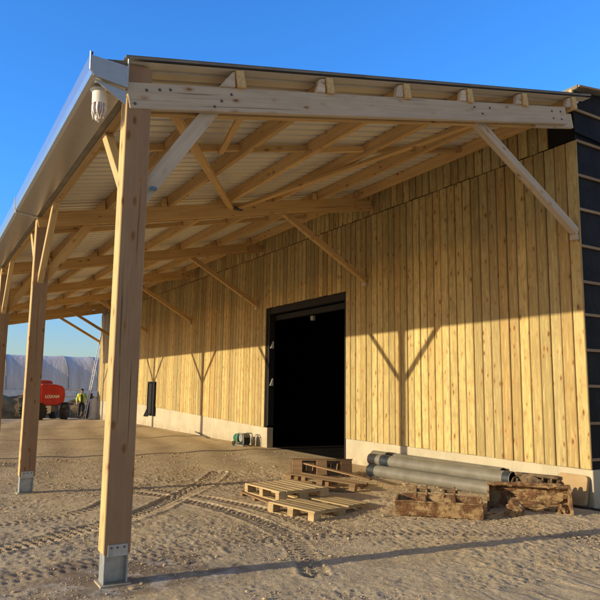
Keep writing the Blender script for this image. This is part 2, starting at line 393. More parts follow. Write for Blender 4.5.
def build_ground():
    ys = [-1.6]
    while ys[-1] < 36: ys.append(ys[-1] + .0150*(1+max(0, ys[-1]+1.0)/5.0))
    ys = grow(-1.6, -40, .05, 1.25)[:0:-1] + ys + grow(ys[-1], 420, .3, 1.18)[1:]
    xs = [-1.9]
    while xs[-1] < 6.9: xs.append(xs[-1] + .0155)
    xs = grow(-1.9, -320, .04, 1.16)[:0:-1] + xs + grow(xs[-1], 340, .05, 1.17)[1:]
    X, Y = np.meshgrid(np.array(xs), np.array(ys)); x = X.ravel(); y = Y.ravel()
    z = gbase(x, y)
    near = 1-sst(34, 60, np.hypot(x-2, y))
    amp = .55+.45*sst(-.15, .25, fbm(x, y, .5, 3, 5))
    flat = 1-.62*sst(5.0, 9, y)*(1-.3*sst(14, 30, y))
    r = .045*fbm(x, y, .55, 3, 11) + .012*amp*flat*fbm(x, y, 2.6, 3, 21, .5) + .008*amp*flat*fbm(x, y, 12, 3, 31, .75)
    clod = fbm(x, y, 13, 2, 51, .5); r = r + .005*amp*flat*sst(.10, .30, clod) + .006*amp*flat*sst(.12,.3,fbm(x, y, 24, 2, 81, .6))
    # soft long ruts running down the yard
    rut = np.sin((x*.96-y*.18+.25*np.sin(y*.4))*5.2); r = r + .012*rut*sst(4, 8, y)
    td, tm = np.zeros_like(x), np.zeros_like(x)
    k = (np.abs(x) < 12) & (y > -5) & (y < 18); td[k], tm[k] = track_field(x[k], y[k])
    r = r*(1-.55*tm) + td
    # compacted round the posts and under the plinth
    for py in FR:
        dd = np.hypot(x-.11, y-py-.09); r = r*sst(.12, .75, dd)
    r = r*(1-.8*sst(S-.5, S-.05, x))
    z = z + r*near
    d0 = np.hypot((x-.25)/1.25, (y-.2)/.75) + .5*fbm(x, y, 3, 3, 61)
    d1 = np.hypot((x-.1)/.9, (y-9.0)/.45) + .4*fbm(x, y, 2, 3, 62)
    d2 = np.hypot((x-.75)/.5, (y-.55)/.22) + .4*fbm(x, y, 4, 3, 63)
    wet = np.maximum(np.maximum(1-sst(.5, .95, d0), 1-sst(.6, 1.05, d1)), .8*(1-sst(.6, 1., d2)))
    nx, ny = len(xs), len(ys)
    idx = np.arange(nx*ny).reshape(ny, nx)
    q = np.stack([idx[:-1,:-1], idx[:-1,1:], idx[1:,1:], idx[1:,:-1]], -1).reshape(-1, 4)
    me = bpy.data.meshes.new('ground')
    me.vertices.add(nx*ny); me.vertices.foreach_set('co', np.stack([x, y, z], -1).astype(np.float32).ravel())
    me.loops.add(q.size); me.loops.foreach_set('vertex_index', q.astype(np.int32).ravel())
    me.polygons.add(len(q)); me.polygons.foreach_set('loop_start', (np.arange(len(q))*4).astype(np.int32))
    me.update(calc_edges=True)
    me.polygons.foreach_set('use_smooth', np.ones(len(q), bool))
    for nme, arr in (('trk', tm), ('wet', wet)):
        a = me.attributes.new(nme, 'FLOAT', 'POINT'); a.data.foreach_set('value', arr.astype(np.float32))
    o = link('ground', me, M['ground']); o['kind'] = 'structure'; o['label'] = 'rutted brown dirt yard with tyre tracks and gravel'
build_ground()

def build_gravel():
    bm = nb(); bmesh.ops.create_icosphere(bm, subdivisions=1, radius=1)
    bv = np.array([v.co[:] for v in bm.verts]); bf = np.array([[v.index for v in f.verts] for f in bm.faces]); bm.free()
    V, F = [], []; k = 0
    n = 30000
    for i in range(n):
        t = random.random()
        y = -1.4 + 11*t**1.9; x = random.uniform(-1.6 - .0*y, 6.4)
        if random.random() < .35 and vnoise(np.array([x*1.3]), np.array([y*1.3]), 5)[0] < 0: continue
        if math.hypot(x-.11, y-.09) < .22: continue
        s = .0035 + .0075*random.random()**2.2 + (.014*random.random() if random.random() < .035 else 0)
        s *= 1 + .06*max(y, 0)
        R = Matrix.Rotation(random.random()*6.28, 3, 'Z') @ Matrix.Rotation(random.random()*.6, 3, 'X')
        p = bv*(1+.35*(rng.random((12, 1))-.5))*np.array([s*random.uniform(.8,1.5), s, s*random.uniform(.45,.8)])
        p = p @ np.array(R).T + np.array([x, y, gz(x, y)+s*.35 + .012*float(vnoise(np.array([x*2.6]), np.array([y*2.6]), 21)[0])])
        V.append(p); F.append(bf+k); k += 12
    V = np.concatenate(V); F = np.concatenate(F)
    me = bpy.data.meshes.new('gravel'); me.from_pydata(V.tolist(), [], F.tolist())
    o = link('gravel', me, M['gravel']); tag(o, 'loose gravel and small clods scattered over the dirt yard', 'gravel', kind='stuff')
build_gravel()

# ------------------------------------------------------------------ BARN
barn = empty('timber_barn', 'long timber clad barn with open sided lean to canopy on timber posts', 'barn', (0,0,0))

# cladding: one mesh of separate boards with stored grain coordinate
def cladding(name, y0, y1, zlo, zhi, x, hole=None, seed=1, proud=.0):
    rnd = random.Random(seed); V, F, G, T, T2, SH, ED = [], [], [], [], [], [], []
    y = y0
    while y < y1-.02:
        w = rnd.choice((.186, .190, .190, .194)); ye = min(y+w, y1)
        spans = [(zlo((y+ye)/2), zhi)]
        if hole and ye > hole[0]+.02 and y < hole[1]-.02: spans = [(hole[2], zhi)] if zhi > hole[2] else []
        a, b_ = y+.0055, ye-.0055
        off = Vector((rnd.random()*60, rnd.random()*40, rnd.random()*40)); ti = rnd.random()**2.2; t2 = rnd.random()**1.6*.75; sh = rnd.random()
        for z0, z1 in spans:
            z0 += rnd.uniform(-.006, .006); dx = rnd.uniform(-.0045, .0045)-proud; lean = rnd.uniform(-.0025, .0025); cup = rnd.uniform(-.002,.002)
            xs = x+dx; th = .026
            k = len(V); ch = .008
            for z in (z0, z1):
                for (u, w_) in ((a, xs+th), (a, xs+ch), (a+ch, xs), ((a+b_)/2, xs+cup), (b_-ch, xs+lean), (b_, xs+ch+lean), (b_, xs+th)):
                    V.append((w_, u, z)); G.append((z+off.x, u+off.y, w_+off.z)); T.append(ti); T2.append(t2); SH.append(sh); ED.append(0. if abs(u-(a+b_)/2) < .01 else 1.)
            for i in range(6): F.append((k+i, k+i+1, k+7+i+1, k+7+i))
            F.append((k+6, k+5, k+4, k+3, k+2, k+1, k)); F.append(tuple(range(k+7, k+14)))
        y = ye
    me = bpy.data.meshes.new(name); me.from_pydata(V, [], F)
    a = me.attributes.new('grain', 'FLOAT_VECTOR', 'POINT'); a.data.foreach_set('vector', np.array(G, np.float32).ravel())
    for nm, arr in (('tint', T), ('tone', T2), ('shade', SH), ('edge', ED)):
        a = me.attributes.new(nm, 'FLOAT', 'POINT'); a.data.foreach_set('value', np.array(arr, np.float32))
    bm = nb(); bm.from_mesh(me); bmesh.ops.recalc_face_normals(bm, faces=bm.faces[:]); bm.to_mesh(me); bm.free()
    return link(name, me, M['boards'], barn)
DY0, DY1, DZ = 6.126, 9.765, 3.737
def plz(y): return .548 if y < DY1 else .565 + (.86-.565)*min(1, (y-DY1)/(21-DY1))
wall = cladding('wall_cladding', YC, YE, plz, 5.24, S-.026, (DY0, DY1, DZ), 3)
tag(wall, 'lower wall of vertical knotty softwood boards')
up = cladding('upper_cladding', .71, YE, lambda y: 5.262, RZ(S)-.015, S-.018, None, 9)
tag(up, 'short upper band of vertical boards under the roof')
bm = nb()
# backing membrane behind the boards, pieces round the doorway
bx(bm, S+.006, S+.03, YC+.02, DY0-.03, .5, 5.6); bx(bm, S+.006, S+.03, DY1+.03, YE-.03, .5, 5.6); bx(bm, S+.006, S+.03, DY0-.029, DY1+.029, DZ, 5.6)
fin(bm, 'backing_membrane', M['membrane'], barn)
bm = nb()
for a, b_, f in ((YC+.002, DY0, 0), (DY1, YE, 1)):
    n = max(1, int((b_-a)/1.2)) if f else 1
    if not f: bx(bm, S-.004, S+.18, a, b_, -.3, plz(a)-.004)
fin(bm, 'plinth', M['concrete'], barn, .008)
bm = nb(); prism(bm, [(DY1, -.5), (YE, -1.0), (YE, .856), (21, .856), (DY1, .561)], 0, S-.004, S+.18)
fin(bm, 'plinth', M['concrete'], barn, .008)
# doorway lining, track and small pale wedges on the jamb
bm = nb()
bx(bm, S-.012, S+.16, DY1-.05, DY1-.002, .62, DZ-.004); bx(bm, S-.012, S+.16, DY0+.002, DY0+.05, .03, DZ-.004)
bx(bm, S+.002, S+.16, DY0+.051, DY1-.051, DZ-.17, DZ-.004)
fr = fin(bm, 'door_frame', M['black'], barn, .004)
bm = nb(); bx(bm, S+.17, S+.30, DY0-1.5, DY1+1.0, DZ-.33, DZ-.19)
fin(bm, 'door_track', M['black'], barn, .01)
for z in (2.65, 1.66):
    bm = nb(); prism(bm, [(S+.02, 0), (S+.12, 0), (S+.12, .19), (S+.09, .19)], 1, DY1-.075, DY1-.052)
    o = fin(bm, 'jamb_wedge', M['wedge'], fr, .003); o.location.z = z
for y, z in ((7.9, DZ-.36), (6.35, DZ-.22)):
    bm = nb(); bx(bm, S+.19, S+.27, y-.06, y+.06, z-.12, z); fin(bm, 'track_roller', M['hub'], fr, .01)
# dark shuttered opening in the far wall
bm = nb(); bx(bm, S-.075, S-.03, 19.05, 19.92, .47, 1.79)
hatch = fin(bm, 'wall_hatch', M['black'], barn, .006)
bm = nb()
for y0, y1, z0, z1 in ((19.05,19.13,.47,1.79), (19.84,19.92,.47,1.79), (19.131,19.839,1.72,1.79), (19.131,19.839,.47,.54)): bx(bm, S-.10, S-.076, y0, y1, z0, z1)
fin(bm, 'hatch_frame', M['membrane'], hatch, .004)
bm = nb(); prism(bm, [(19.95, .42), (20.5, .40), (19.97, .80)], 0, S-.05, S-.03); fin(bm, 'membrane_flap', M['membrane'], hatch)

# gable towards the viewer: membrane under battens, plinth, and the rest of the shell
XE = 18.6; RID = 12.4
bz = lambda x: 6.03 + .12*(min(x, RID)-S) - .12*max(0, x-RID)
bm = nb(); prism(bm, [(S+.004, .46), (XE, .46), (XE, bz(XE)-.02), (RID, bz(RID)-.02), (S+.004, bz(S)-.02)], 1, YC+.03, YC+.07)
fin(bm, 'gable_membrane', M['membrane'], barn)
bm = nb(); bx(bm, S+.19, XE, YC+.04, YC+.25, -.3, .455); fin(bm, 'gable_plinth', M['concrete'], barn, .01)
for i, z in enumerate((.68, 1.17, 1.68, 2.18, 2.68, 3.15, 3.67, 4.21, 4.72, 5.24, 5.72)):
    t = timber('batten', (S-.004, YC+.015, z), (XE-.1, YC+.015, z - (.05 if i < 9 else .12)), .024, .04, M['batten'], barn, bevel=.002)
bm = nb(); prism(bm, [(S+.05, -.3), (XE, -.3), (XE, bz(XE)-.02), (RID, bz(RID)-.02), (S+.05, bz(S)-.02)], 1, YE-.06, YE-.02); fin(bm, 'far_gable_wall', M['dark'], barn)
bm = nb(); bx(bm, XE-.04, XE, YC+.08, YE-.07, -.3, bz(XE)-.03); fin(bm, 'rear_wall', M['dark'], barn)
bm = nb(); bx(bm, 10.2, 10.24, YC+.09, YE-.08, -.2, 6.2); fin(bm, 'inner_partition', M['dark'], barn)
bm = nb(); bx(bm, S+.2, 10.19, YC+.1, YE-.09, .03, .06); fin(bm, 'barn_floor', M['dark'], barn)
# upper strip that closes the step between the canopy and the barn roof
bm = nb(); bx(bm, S+.002, S+.028, YC+.072, YE-.07, RZ(S)+.01, bz(S)-.03); fin(bm, 'step_flashing', M['membrane'], barn)
o = timber('barge_board', (S-.02, YC+.05, RZ(S)-.06), (S-.01, YC+.05, bz(S)+.005), .045, .05, M['endgrain'], barn, up=(0,1,0), bevel=.003)
# membrane patch under the beam end and a soft fold
bm = nb(); bx(bm, S-.034, S-.006, YC+.01, .70, 5.255, 5.75); fin(bm, 'membrane_patch', M['membrane'], barn, .004)
bm = nb(); prism(bm, [(S-.02, bz(S)-.015), (RID, bz(RID)-.015), (RID, bz(RID)+.04), (S-.02, bz(S)+.04)], 1, YC-.06, YE+.1)
prism(bm, [(RID+.001, bz(RID)-.015), (XE+.4, bz(XE+.4)-.015), (XE+.4, bz(XE+.4)+.04), (RID+.001, bz(RID)+.04)], 1, YC-.06, YE+.1)
fin(bm, 'barn_roof', M['flash'], barn)
o = timber('roof_edge_trim', (S-.02, YC-.085, bz(S)+.008), (RID, YC-.085, bz(RID)+.008), .03, .028, M['batten'], barn, bevel=.002)
bm = nb(); prism(bm, [(S-.06, 5.40), (S+.6, 5.36), (S+1.6, 5.27), (S+1.6, 5.22), (S+.6, 5.30), (S-.06, 5.35)], 1, YC-.02, YC+.004); fin(bm, 'membrane_lap', M['membrane'], barn)

# canopy roof sheet, trapezoidal ribs running down the slope
def ribbed(name, x0, x1, y0, y1, zf, pitch=.207, h=.034, m=None):
    prof = []; y = y0
    while y < y1:
        prof += [(y, 0), (y+.142, 0), (y+.154, h), (y+.195, h)]; y += pitch
    prof.append((y, 0)); V = []; nseg = 9; P = len(prof)
    for i in range(nseg+1):
        x = x0+(x1-x0)*i/nseg
        V += [(x, a, zf(x)+b_) for a, b_ in prof]
    F = [(i*P+k, i*P+k+1, (i+1)*P+k+1, (i+1)*P+k) for i in range(nseg) for k in range(P-1)]
    me = bpy.data.meshes.new(name); me.from_pydata(V, [], F); return link(name, me, m, barn)
ribbed('canopy_roof', -.20, S-.03, -.05, YE+.15, RZ, m=M['sheet'])
bm = nb()
for (x0, x1) in ((-.04, S-.04),):
    prism(bm, [(x0, RZ(x0)+.020), (x1, RZ(x1)+.020), (x1, RZ(x1)+.043), (x0, RZ(x0)+.043)], 1, -.062, -.054)
    prism(bm, [(x0, RZ(x0)+.046), (x1, RZ(x1)+.046), (x1, RZ(x1)+.05), (x0, RZ(x0)+.05)], 1, -.062, .10)
fin(bm, 'verge_flashing', M['flash'], barn)

# posts
BT = lambda x: 4.30 + .205*(x-.1)    # top of the beams
BH = .242
def bolt(parent, p, ax=1, r=.010):
    bm = nb(); lathe(bm, [(r*1.5, -.004), (r*1.5, .003), (r*.85, .0035), (r*.85, .012)], 8, (0,0,0), ax)
    if ax == 1: bmesh.ops.transform(bm, matrix=Matrix.Rotation(math.pi, 4, 'Z'), verts=bm.verts)
    o = fin(bm, 'bolt', M['bolt'], parent); 
    o.location = parent.matrix_basis.inverted() @ Vector(p); o.rotation_euler = parent.matrix_basis.to_euler().to_matrix().inverted().to_euler()
def post(y, near):
    zt = RZ(.11)-.02
    g0 = gz(.1, y)
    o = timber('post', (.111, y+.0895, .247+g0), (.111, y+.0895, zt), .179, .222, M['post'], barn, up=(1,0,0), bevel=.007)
    inv = o.matrix_basis.inverted(); er = o.rotation_euler.to_matrix().inverted().to_euler()
    def sub(bm, name, m, bev=.002):
        c = fin(bm, name, m, o, bev); c.location = inv @ Vector((.111, y+.0895, g0)); c.rotation_euler = er; return c
    bm = nb(); bx(bm, -.125, .125, -.11, .11, -.05, .014); sub(bm, 'base_plate', M['concrete'], .003)
    bm = nb(); bx(bm, -.098, -.088, -.075, .075, .014, .246); bx(bm, .088, .098, -.075, .075, .014, .246); bx(bm, -.0879, .0879, -.004, .006, .014, .246)
    bx(bm, -.10, .10, -.08, .08, .238, .2465)
    sub(bm, 'steel_shoe', M['shoe'], .0015)
    bm = nb(); bx(bm, -.078, .085, -.0985, -.0905, .232, .325); sub(bm, 'face_plate', M['shoe'], .0015)
    if near:
        for dx in (-.05, 0, .055): 
            bm = nb(); lathe(bm, [(.009, -.004), (.009, .004)], 8, (0,0,0), 1); c = sub(bm, 'bolt', M['bolt'], 0); c.location = inv @ Vector((.111+dx, y-.0115, .30+g0))
    return o
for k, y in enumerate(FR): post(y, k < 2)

# frames: twin beams, braces
for k, y in enumerate(FR):
    xe = 6.06
    for j, yy in enumerate((y+.028, y+.152)):
        m = M['grey'] if (k == 0 and j == 0) else M['beam']
        d = -.006 if j == 0 else .006
        b = timber('beam', (.004, yy+d-(.001), BT(.004)-BH/2), (xe-.06*j, yy+d, BT(xe-.06*j)-BH/2), .066, BH, m, barn, bevel=.006)
        if k == 0 and j == 0:
            tag(b, 'weathered grey front beam of the canopy with dark bolts')
            for px_, dz in ((.07,-.20), (.17,-.07), (.29,-.06), (.39,-.055), (.83,-.20), (.90,-.14), (1.0,-.07), (4.28,-.07), (4.42,-.15), (4.55,-.07), (5.75,-.07), (5.78,-.17), (5.93,-.07), (5.95,-.18)):
                bolt(b, (px_, y-.0115, BT(px_)+dz))
    c = timber('beam_end', (5.5, y+.09, BT(5.5)-BH/2-.045), ((6.29 if k == 0 else S-.027), y+.09, BT(6.29 if k == 0 else S-.027)-BH/2-.045), .05, BH*.86, M['grey'] if k == 0 else M['beam'], barn)
    # knee brace to the post
    timber('brace', (.16, y+.09, 3.235), (.86, y+.09, 4.29), .052, .145, M['grey'] if k == 0 else M['beam'], barn, up=(0,1,0) if False else (0,0,1))
    # brace down to the wall
    br = timber('wall_brace', (4.25, y+.15, 5.13), (S-.035, y+.30, 3.87), .10, .115, M['grey'] if k == 0 else M['beam'], barn)
    if k == 0: tag(br, 'long grey brace from the front beam down to the wall corner')
    bm = nb(); bx(bm, S-.10, S-.03, y+.25, y+.36, 3.75, 3.83); fin(bm, 'brace_cleat', M['grey'], barn, .006)
# eave beam along the posts with its up-braces
for k in range(len(FR)-1):
    a, b_ = FR[k]+.182, FR[k+1]-.003
    timber('eave_beam', (.11, a, 4.315), (.11, b_, 4.315), .10, .215, M['beam'], barn)
    timber('post_brace', (.11, a-.05, 3.19), (.11, a+1.0, 4.24), .09, .10, M['pale'], barn)
    timber('post_brace', (.11, b_+.05, 3.19), (.11, b_-1.0, 4.24), .09, .10, M['pale'], barn)
# purlins, cleats, blocking between them
PX = (1.085, 2.125, 3.185, 4.185, 5.185, 6.2)
for i, x in enumerate(PX):
    timber('purlin', (x, -.035, RZ(x)-.092), (x, YE+.1, RZ(x)-.092), .09, .178, M['beam'], barn, up=(-.196,0,.98))
    e = timber('purlin_end', (x, -.052, RZ(x)-.092), (x, -.0355, RZ(x)-.092), .088, .174, M['endgrain'], barn, up=(-.196,0,.98), bevel=.008)
    for k, y in enumerate(FR):
        z0 = BT(x-.1)
        bm = nb()
        w = .17 if i == 0 else .11
        prism(bm, [(x-.05-w, BT(x-.05-w)+.001), (x-.047, BT(x-.047)+.001), (x-.06, RZ(x)-.02), (x-.05-w+(.14 if i == 0 else .03), RZ(x)-.03-(0 if i == 0 else .02))], 1, y-.03, y+.04)
        fin(bm, 'purlin_cleat', M['grey'] if k == 0 else M['beam'], barn, .008)
for k in range(len(FR)-1):
    y = FR[k] + (FR[k+1]-FR[k])*.42
    xs = (.12,)+PX
    for a, b_ in zip(xs, xs[1:]):
        timber('blocking', (a+.047, y, RZ(a)-.085), (b_-.047, y, RZ(b_)-.085), .06, .085, M['beam'], barn, bevel=.004)
# wind bracing in the first bay and the short strut
timber('wind_brace', (.45, .20, BT(.45)-.12), (3.30, BAY+.02, BT(3.3)-.09), .10, .06, M['beam'], barn)
timber('wind_brace', (3.42, BAY-.10, BT(3.4)-.10), (4.95, .20, BT(4.95)-.07), .10, .055, M['beam'], barn)
timber('strut', (1.30, .20, BT(1.3)-.02), (1.80, 2.1, BT(1.8)+.02), .075, .045, M['beam'], barn)
bm = nb(); bx(bm, 3.24, 3.50, BAY-.06, BAY-.012, BT(3.3)-.12, BT(3.3)-.06); fin(bm, 'brace_plate', M['bolt'], barn, .004)
bm = nb(); bx(bm, .245, .315, .0, .03, 3.335, 3.372); fin(bm, 'blue_tie', plain('blue_tape', (.10,.17,.24), (.14,.22,.30), 20, .6), barn, .01)

# gutter: folded galvanised channel, end cap, brackets, outlet with icicles
GX0, GX1 = -.335, -.015
zlo, zup = 4.238, 4.45
bm = nb(); t = .004
outer = [(GX0+.016, zup-.012), (GX0+.012, zup), (GX0, zup), (GX0-.004, zup-.05), (GX0-.004, zlo+.06), (GX0+.012, zlo+.012), (GX0+.05, zlo), (GX1, zlo-.035), (GX1, zup-.04)]
innr = [(GX1-t, zup-.04), (GX1-t, zlo-.035+t), (GX0+.05, zlo+t), (GX0+.015, zlo+.016), (GX0, zlo+.06), (GX0, zup-.05), (GX0+.003, zup-.004), (GX0+.010, zup-.004), (GX0+.013, zup-.013)]
prism(bm, outer+innr, 1, -.06, YE+.15)
gut = fin(bm, 'gutter', M['galv'], barn); tag(gut, 'wide folded galvanised gutter along the canopy eave')
bm = nb(); prism(bm, [(GX0-.002, zup-.03), (GX0-.002, zlo+.06), (GX0+.012, zlo+.014), (GX0+.05, zlo+.002), (GX1-.002, zlo-.033), (GX1-.002, zup-.05)], 1, -.058, -.052)
fin(bm, 'gutter_end', M['galv'], gut)
bm = nb(); tube(bm, [(GX0-.006, -.056, zup), (GX0-.002, -.056, zlo+.05), (GX0+.03, -.056, zlo+.005)], .009, 6); fin(bm, 'end_seam', M['shoe'], gut); bm = nb(); tube(bm, [(GX1, -.056, zup+.02), (GX1, -.056, zlo-.03)], .008, 6)
fin(bm, 'end_seam', M['shoe'], gut)
bm = nb(); prism(bm, [(GX0+.03, zlo-.006), (-.012, zlo-.048), (-.012, 4.06)], 1, -.02, -.008); fin(bm, 'gutter_bracket', M['galv'], gut)
for y in FR[1:]:
    bm = nb(); prism(bm, [(GX0-.008, zup+.004), (GX0-.008, zlo+.05), (GX0+.02, zlo-.006), (GX1+.03, zlo-.05), (GX1+.03, zlo-.039), (GX0+.03, zlo+.002), (GX0-.0045, zlo+.06), (GX0-.0045, zup+.004)], 1, y-.05, y+.05); fin(bm, 'gutter_joint', M['shoe'], gut)
bm = nb(); prism(bm, [(GX1+.004, 4.205), (.055, 4.215), (.055, RZ(.05)-.006), (GX1+.004, RZ(0)-.006)], 1, .185, YE); fin(bm, 'eave_light_stop', M['flash'], gut)  # strip added to stop sun leaking between gutter and roof sheet
ox, oy = -.205, .13
bm = nb()
n = 22
A = [[], [], [], []]
for k in range(n):
    a = 2*math.pi*k/n; c, s_ = math.cos(a), math.sin(a)
    for q, (r, z) in enumerate(((.068, 4.175), (.066, 4.04), (.060, 4.04), (.060, 4.18))): A[q].append(bm.verts.new((ox+r*c, oy+r*s_, z+.03)))
for q in range(3):
    for k in range(n): bm.faces.new((A[q][k], A[q][(k+1) % n], A[q+1][(k+1) % n], A[q+1][k]))
fin(bm, 'outlet_pipe', M['pvc_white'], gut, smooth=True)
bm = nb(); lathe(bm, [(.09, 4.20), (.072, 4.185), (.062, 4.165)], 20, (ox, oy, 0)); fin(bm, 'outlet_collar', M['galv'], gut, smooth=True)
bm = nb()
for k in range(46):
    a = random.random()*6.28; r = .054*math.sqrt(random.random())+.008; L = random.uniform(.05, .125); x, y = ox+r*math.cos(a), oy+r*math.sin(a)
    tube(bm, [(x, y, 4.07), (x+random.uniform(-.006,.006), y, 4.05-L*.5), (x+random.uniform(-.01,.01), y, 4.05-L)], [.010, .007, .002], 6)
fin(bm, 'icicles', M['ice'], gut, smooth=True)

# ------------------------------------------------------------------ things round the barn
# wooden pallets
def pallet(label, loc, rot, m, L=1.2, W=.8, n=7, broken=()):
    p = empty('pallet', label, 'pallet', loc, 0, 'wooden pallets in the yard'); p.rotation_euler = rot
    for i in range(3):
        x = (-L/2+.05, 0, L/2-.05)[i]
        for jy in (-W/2+.07, 0, W/2-.07):
            bm = nb(); bx(bm, x-.05, x+.05, jy-.07, jy+.07, .022, .100); fin(bm, 'block', m, p, .004)
    for jy in (-W/2+.07, 0, W/2-.07):
        timber('bottom_board', (-L/2, jy, .011), (L/2, jy, .011), .10, .021, m, p, bevel=.002)
    for i in range(3):
        x = (-L/2+.05, 0, L/2-.05)[i]; timber('stringer_board', (x, -W/2, .111), (x, W/2, .111), .10, .021, m, p, bevel=.002)
    for i in range(n):
        if i in broken: continue
        y = -W/2+.05+(W-.10)*i/(n-1); e = random.uniform(-.012, .012)
        timber('deck_board', (-L/2+e, y, .133), (L/2+e, y+random.uniform(-.006,.006), .133), .092, .021, m, p, bevel=.002)
    return p
a1 = math.atan2(-1.0, -.36)
g = .01
lo = pallet('brown pallet half sunk in the dirt under the leftmost pale pallet', (3.22, 2.93, gz(3.3,2.9)-.075), (0, 0, math.radians(-94)), M['oldpallet'], L=1.05)
hi = pallet('pale slatted pallet lying on top of a brown one, leftmost in the photo', (3.28, 2.84, gz(3.3,2.9)-.075+.146), (.012, -.02, math.radians(-90)), M['pallet'], L=1.05)
pb = pallet('pale slatted pallet lying flat, nearest the front of the photo', (3.30, 1.98, gz(3.3,2)-.035), (.02, -.03, math.radians(107)), M['pallet'], L=.80, W=1.12, n=10, broken=(4,))
pd = pallet('old brown pallet tilted flat between the standing frame and the pipes', (4.36, 3.42, gz(4.3,3.4)+.02), (math.radians(-6), math.radians(5), math.radians(-52)), M['oldpallet'], L=1.15, W=.8, n=5, broken=(3,))
pc = empty('pallet', 'old brown pallet standing on its long edge with pale slats in its gaps', 'pallet', (5.03, 4.62, gz(5,4.6)+.0), math.radians(-28), 'wooden pallets in the yard'); pc.rotation_euler = (math.radians(-10), 0, math.radians(-28))
timber('deck_board', (-.56, .062, .14), (.56, .062, .14), .022, .268, M['darkmud'], pc, bevel=.002)
for x in (-.45, 0, .45):
    bm = nb(); bx(bm, x-.095, x+.095, -.05, .048, .01, .285); fin(bm, 'block', M['oldpallet'], pc, .006)
timber('stringer_board', (-.55, .0, .297), (.56, .0, .290), .10, .018, M['oldpallet'], pc, bevel=.002)
for x in (-.29, -.17, .15, .27): timber('slat', (x, .035, .09), (x+.02, .035, .22), .014, .045, M['pallet'], pc, bevel=.001)
# loose plank across the pallets
pk = empty('plank', 'thin loose plank lying across the old brown pallets', 'plank', (0,0,0))
timber('board', (4.55, 4.45, .30), (5.0, 3.1, .16), .09, .024, M['oldpallet'], pk, bevel=.003)

# grey plastic drain pipes
def pipe(label, p0, p1, r, seal):
    p0, p1 = Vector(p0), Vector(p1); d = (p1-p0); L = d.length
    e = empty('drain_pipe', label, 'pipe', p0, 0, 'grey drain pipes along the plinth'); e.rotation_euler = frame_of(d).to_euler()
    bm = nb(); n = 28; R = [[] for _ in range(4)]
    for k in range(n):
        a = 2*math.pi*k/n; c, s_ = math.cos(a), math.sin(a)
        for q, (rr, x) in enumerate(((r, 0), (r, L), (r-.007, L), (r-.007, 0))): R[q].append(bm.verts.new((x, rr*c, rr*s_)))
    for q in range(4):
        for k in range(n): bm.faces.new((R[q][k], R[q][(k+1) % n], R[(q+1) % 4][(k+1) % n], R[(q+1) % 4][k]))
    fin(bm, 'barrel', M['pvc'], e, smooth=True)
    if seal:
        for a, b_ in seal:
            bm = nb(); R = [[] for _ in range(4)]
            for k in range(n):
                an = 2*math.pi*k/n; c, s_ = math.cos(an), math.sin(an)
                for q, (rr, x) in enumerate(((r+.004, a), (r+.004, b_), (r-.010, b_), (r-.010, a))): R[q].append(bm.verts.new((x, rr*c, rr*s_)))
            for q in range(4):
                for k in range(n): bm.faces.new((R[q][k], R[q][(k+1) % n], R[(q+1) % 4][(k+1) % n], R[(q+1) % 4][k]))
            fin(bm, 'rubber_seal', M['collar'], e, smooth=True)
    return e
gp = .035
pipe('front bottom grey drain pipe with black sealed end', (5.84, 4.22, gp+.105), (6.15, 1.55, gp+.105), .105, [(-.02, .16)])
pipe('lower grey drain pipe wedged between the front one and the plinth', (6.16, 4.1, gp+.105), (6.39, 1.6, gp+.105), .105, None)
pipe('topmost grey drain pipe with open black mouth at right', (5.99, 4.42, gp+.278), (6.27, 1.32, gp+.278), .105, [(.33, .55), (2.98, 3.10)])
pipe('upper grey drain pipe lying closest to the concrete plinth', (6.33, 4.78, gp+.285), (6.485, 1.7, gp+.285), .105, [(.42, .60)])

# excavator buckets
from mathutils import noise as mn
def rough(bm, amp, sc, cuts=5):
    bmesh.ops.subdivide_edges(bm, edges=[e for e in bm.edges if e.calc_length() > .08], cuts=cuts, use_grid_fill=True)
    bmesh.ops.triangulate(bm, faces=bm.faces[:])
    for v in bm.verts: v.co += Vector([amp*(mn.noise(v.co*sc+Vector((i*9.1, 3.3, 7.7))) + .6*mn.noise(v.co*sc*2.7+Vector((i*4.1, 1.3, 2.7)))) for i in range(3)])

def shell(bm, prof, w, t=.018):
    """profile [(y,z)] thickened and extruded over width w along x"""
    P = [Vector((0, a, b_)) for a, b_ in prof]; off = []
    for i in range(len(P)):
        d = (P[min(i+1, len(P)-1)]-P[max(i-1, 0)]).normalized(); off.append(P[i] + Vector((0, -d.z, d.y))*t)
    poly = [(p.y, p.z) for p in P] + [(p.y, p.z) for p in off[::-1]]
    prism(bm, poly, 0, -w/2, w/2)
def ear(bm, x, y, z, s=1):
    prism(bm, [(y-.09*s, z-.04), (y+.09*s, z-.04), (y+.075*s, z+.09*s), (y+.02*s, z+.17*s), (y-.05*s, z+.16*s), (y-.085*s, z+.08*s)], 0, x-.012, x+.012)
b1 = empty('excavator_bucket', 'long narrow muddy digger bucket like a trough, nearest the pallets', 'bucket', (4.42, .90, gz(4.4,1)-.005), math.radians(-43.5), 'digger buckets by the barn corner')
bm = nb(); shell(bm, [(-.20, .20), (-.15, .015), (.10, .0), (.21, .05), (.27, .22)], 1.06); rough(bm, .010, 9); fin(bm, 'bucket_shell', M['mud'], b1)
for x in (-.527, .527):
    bm = nb(); prism(bm, [(-.195, .19), (-.145, .03), (.10, .02), (.20, .065), (.255, .215)], 0, x-.012, x+.012); fin(bm, 'side_plate', M['mud'], b1, .003)
for x in (-.18, .20):
    bm = nb(); prism(bm, [(-.08, .03), (.10, .03), (.19, .07), (.24, .21), (.10, .14)], 0, x-.01, x+.01); fin(bm, 'divider', M['mud'], b1, .003)
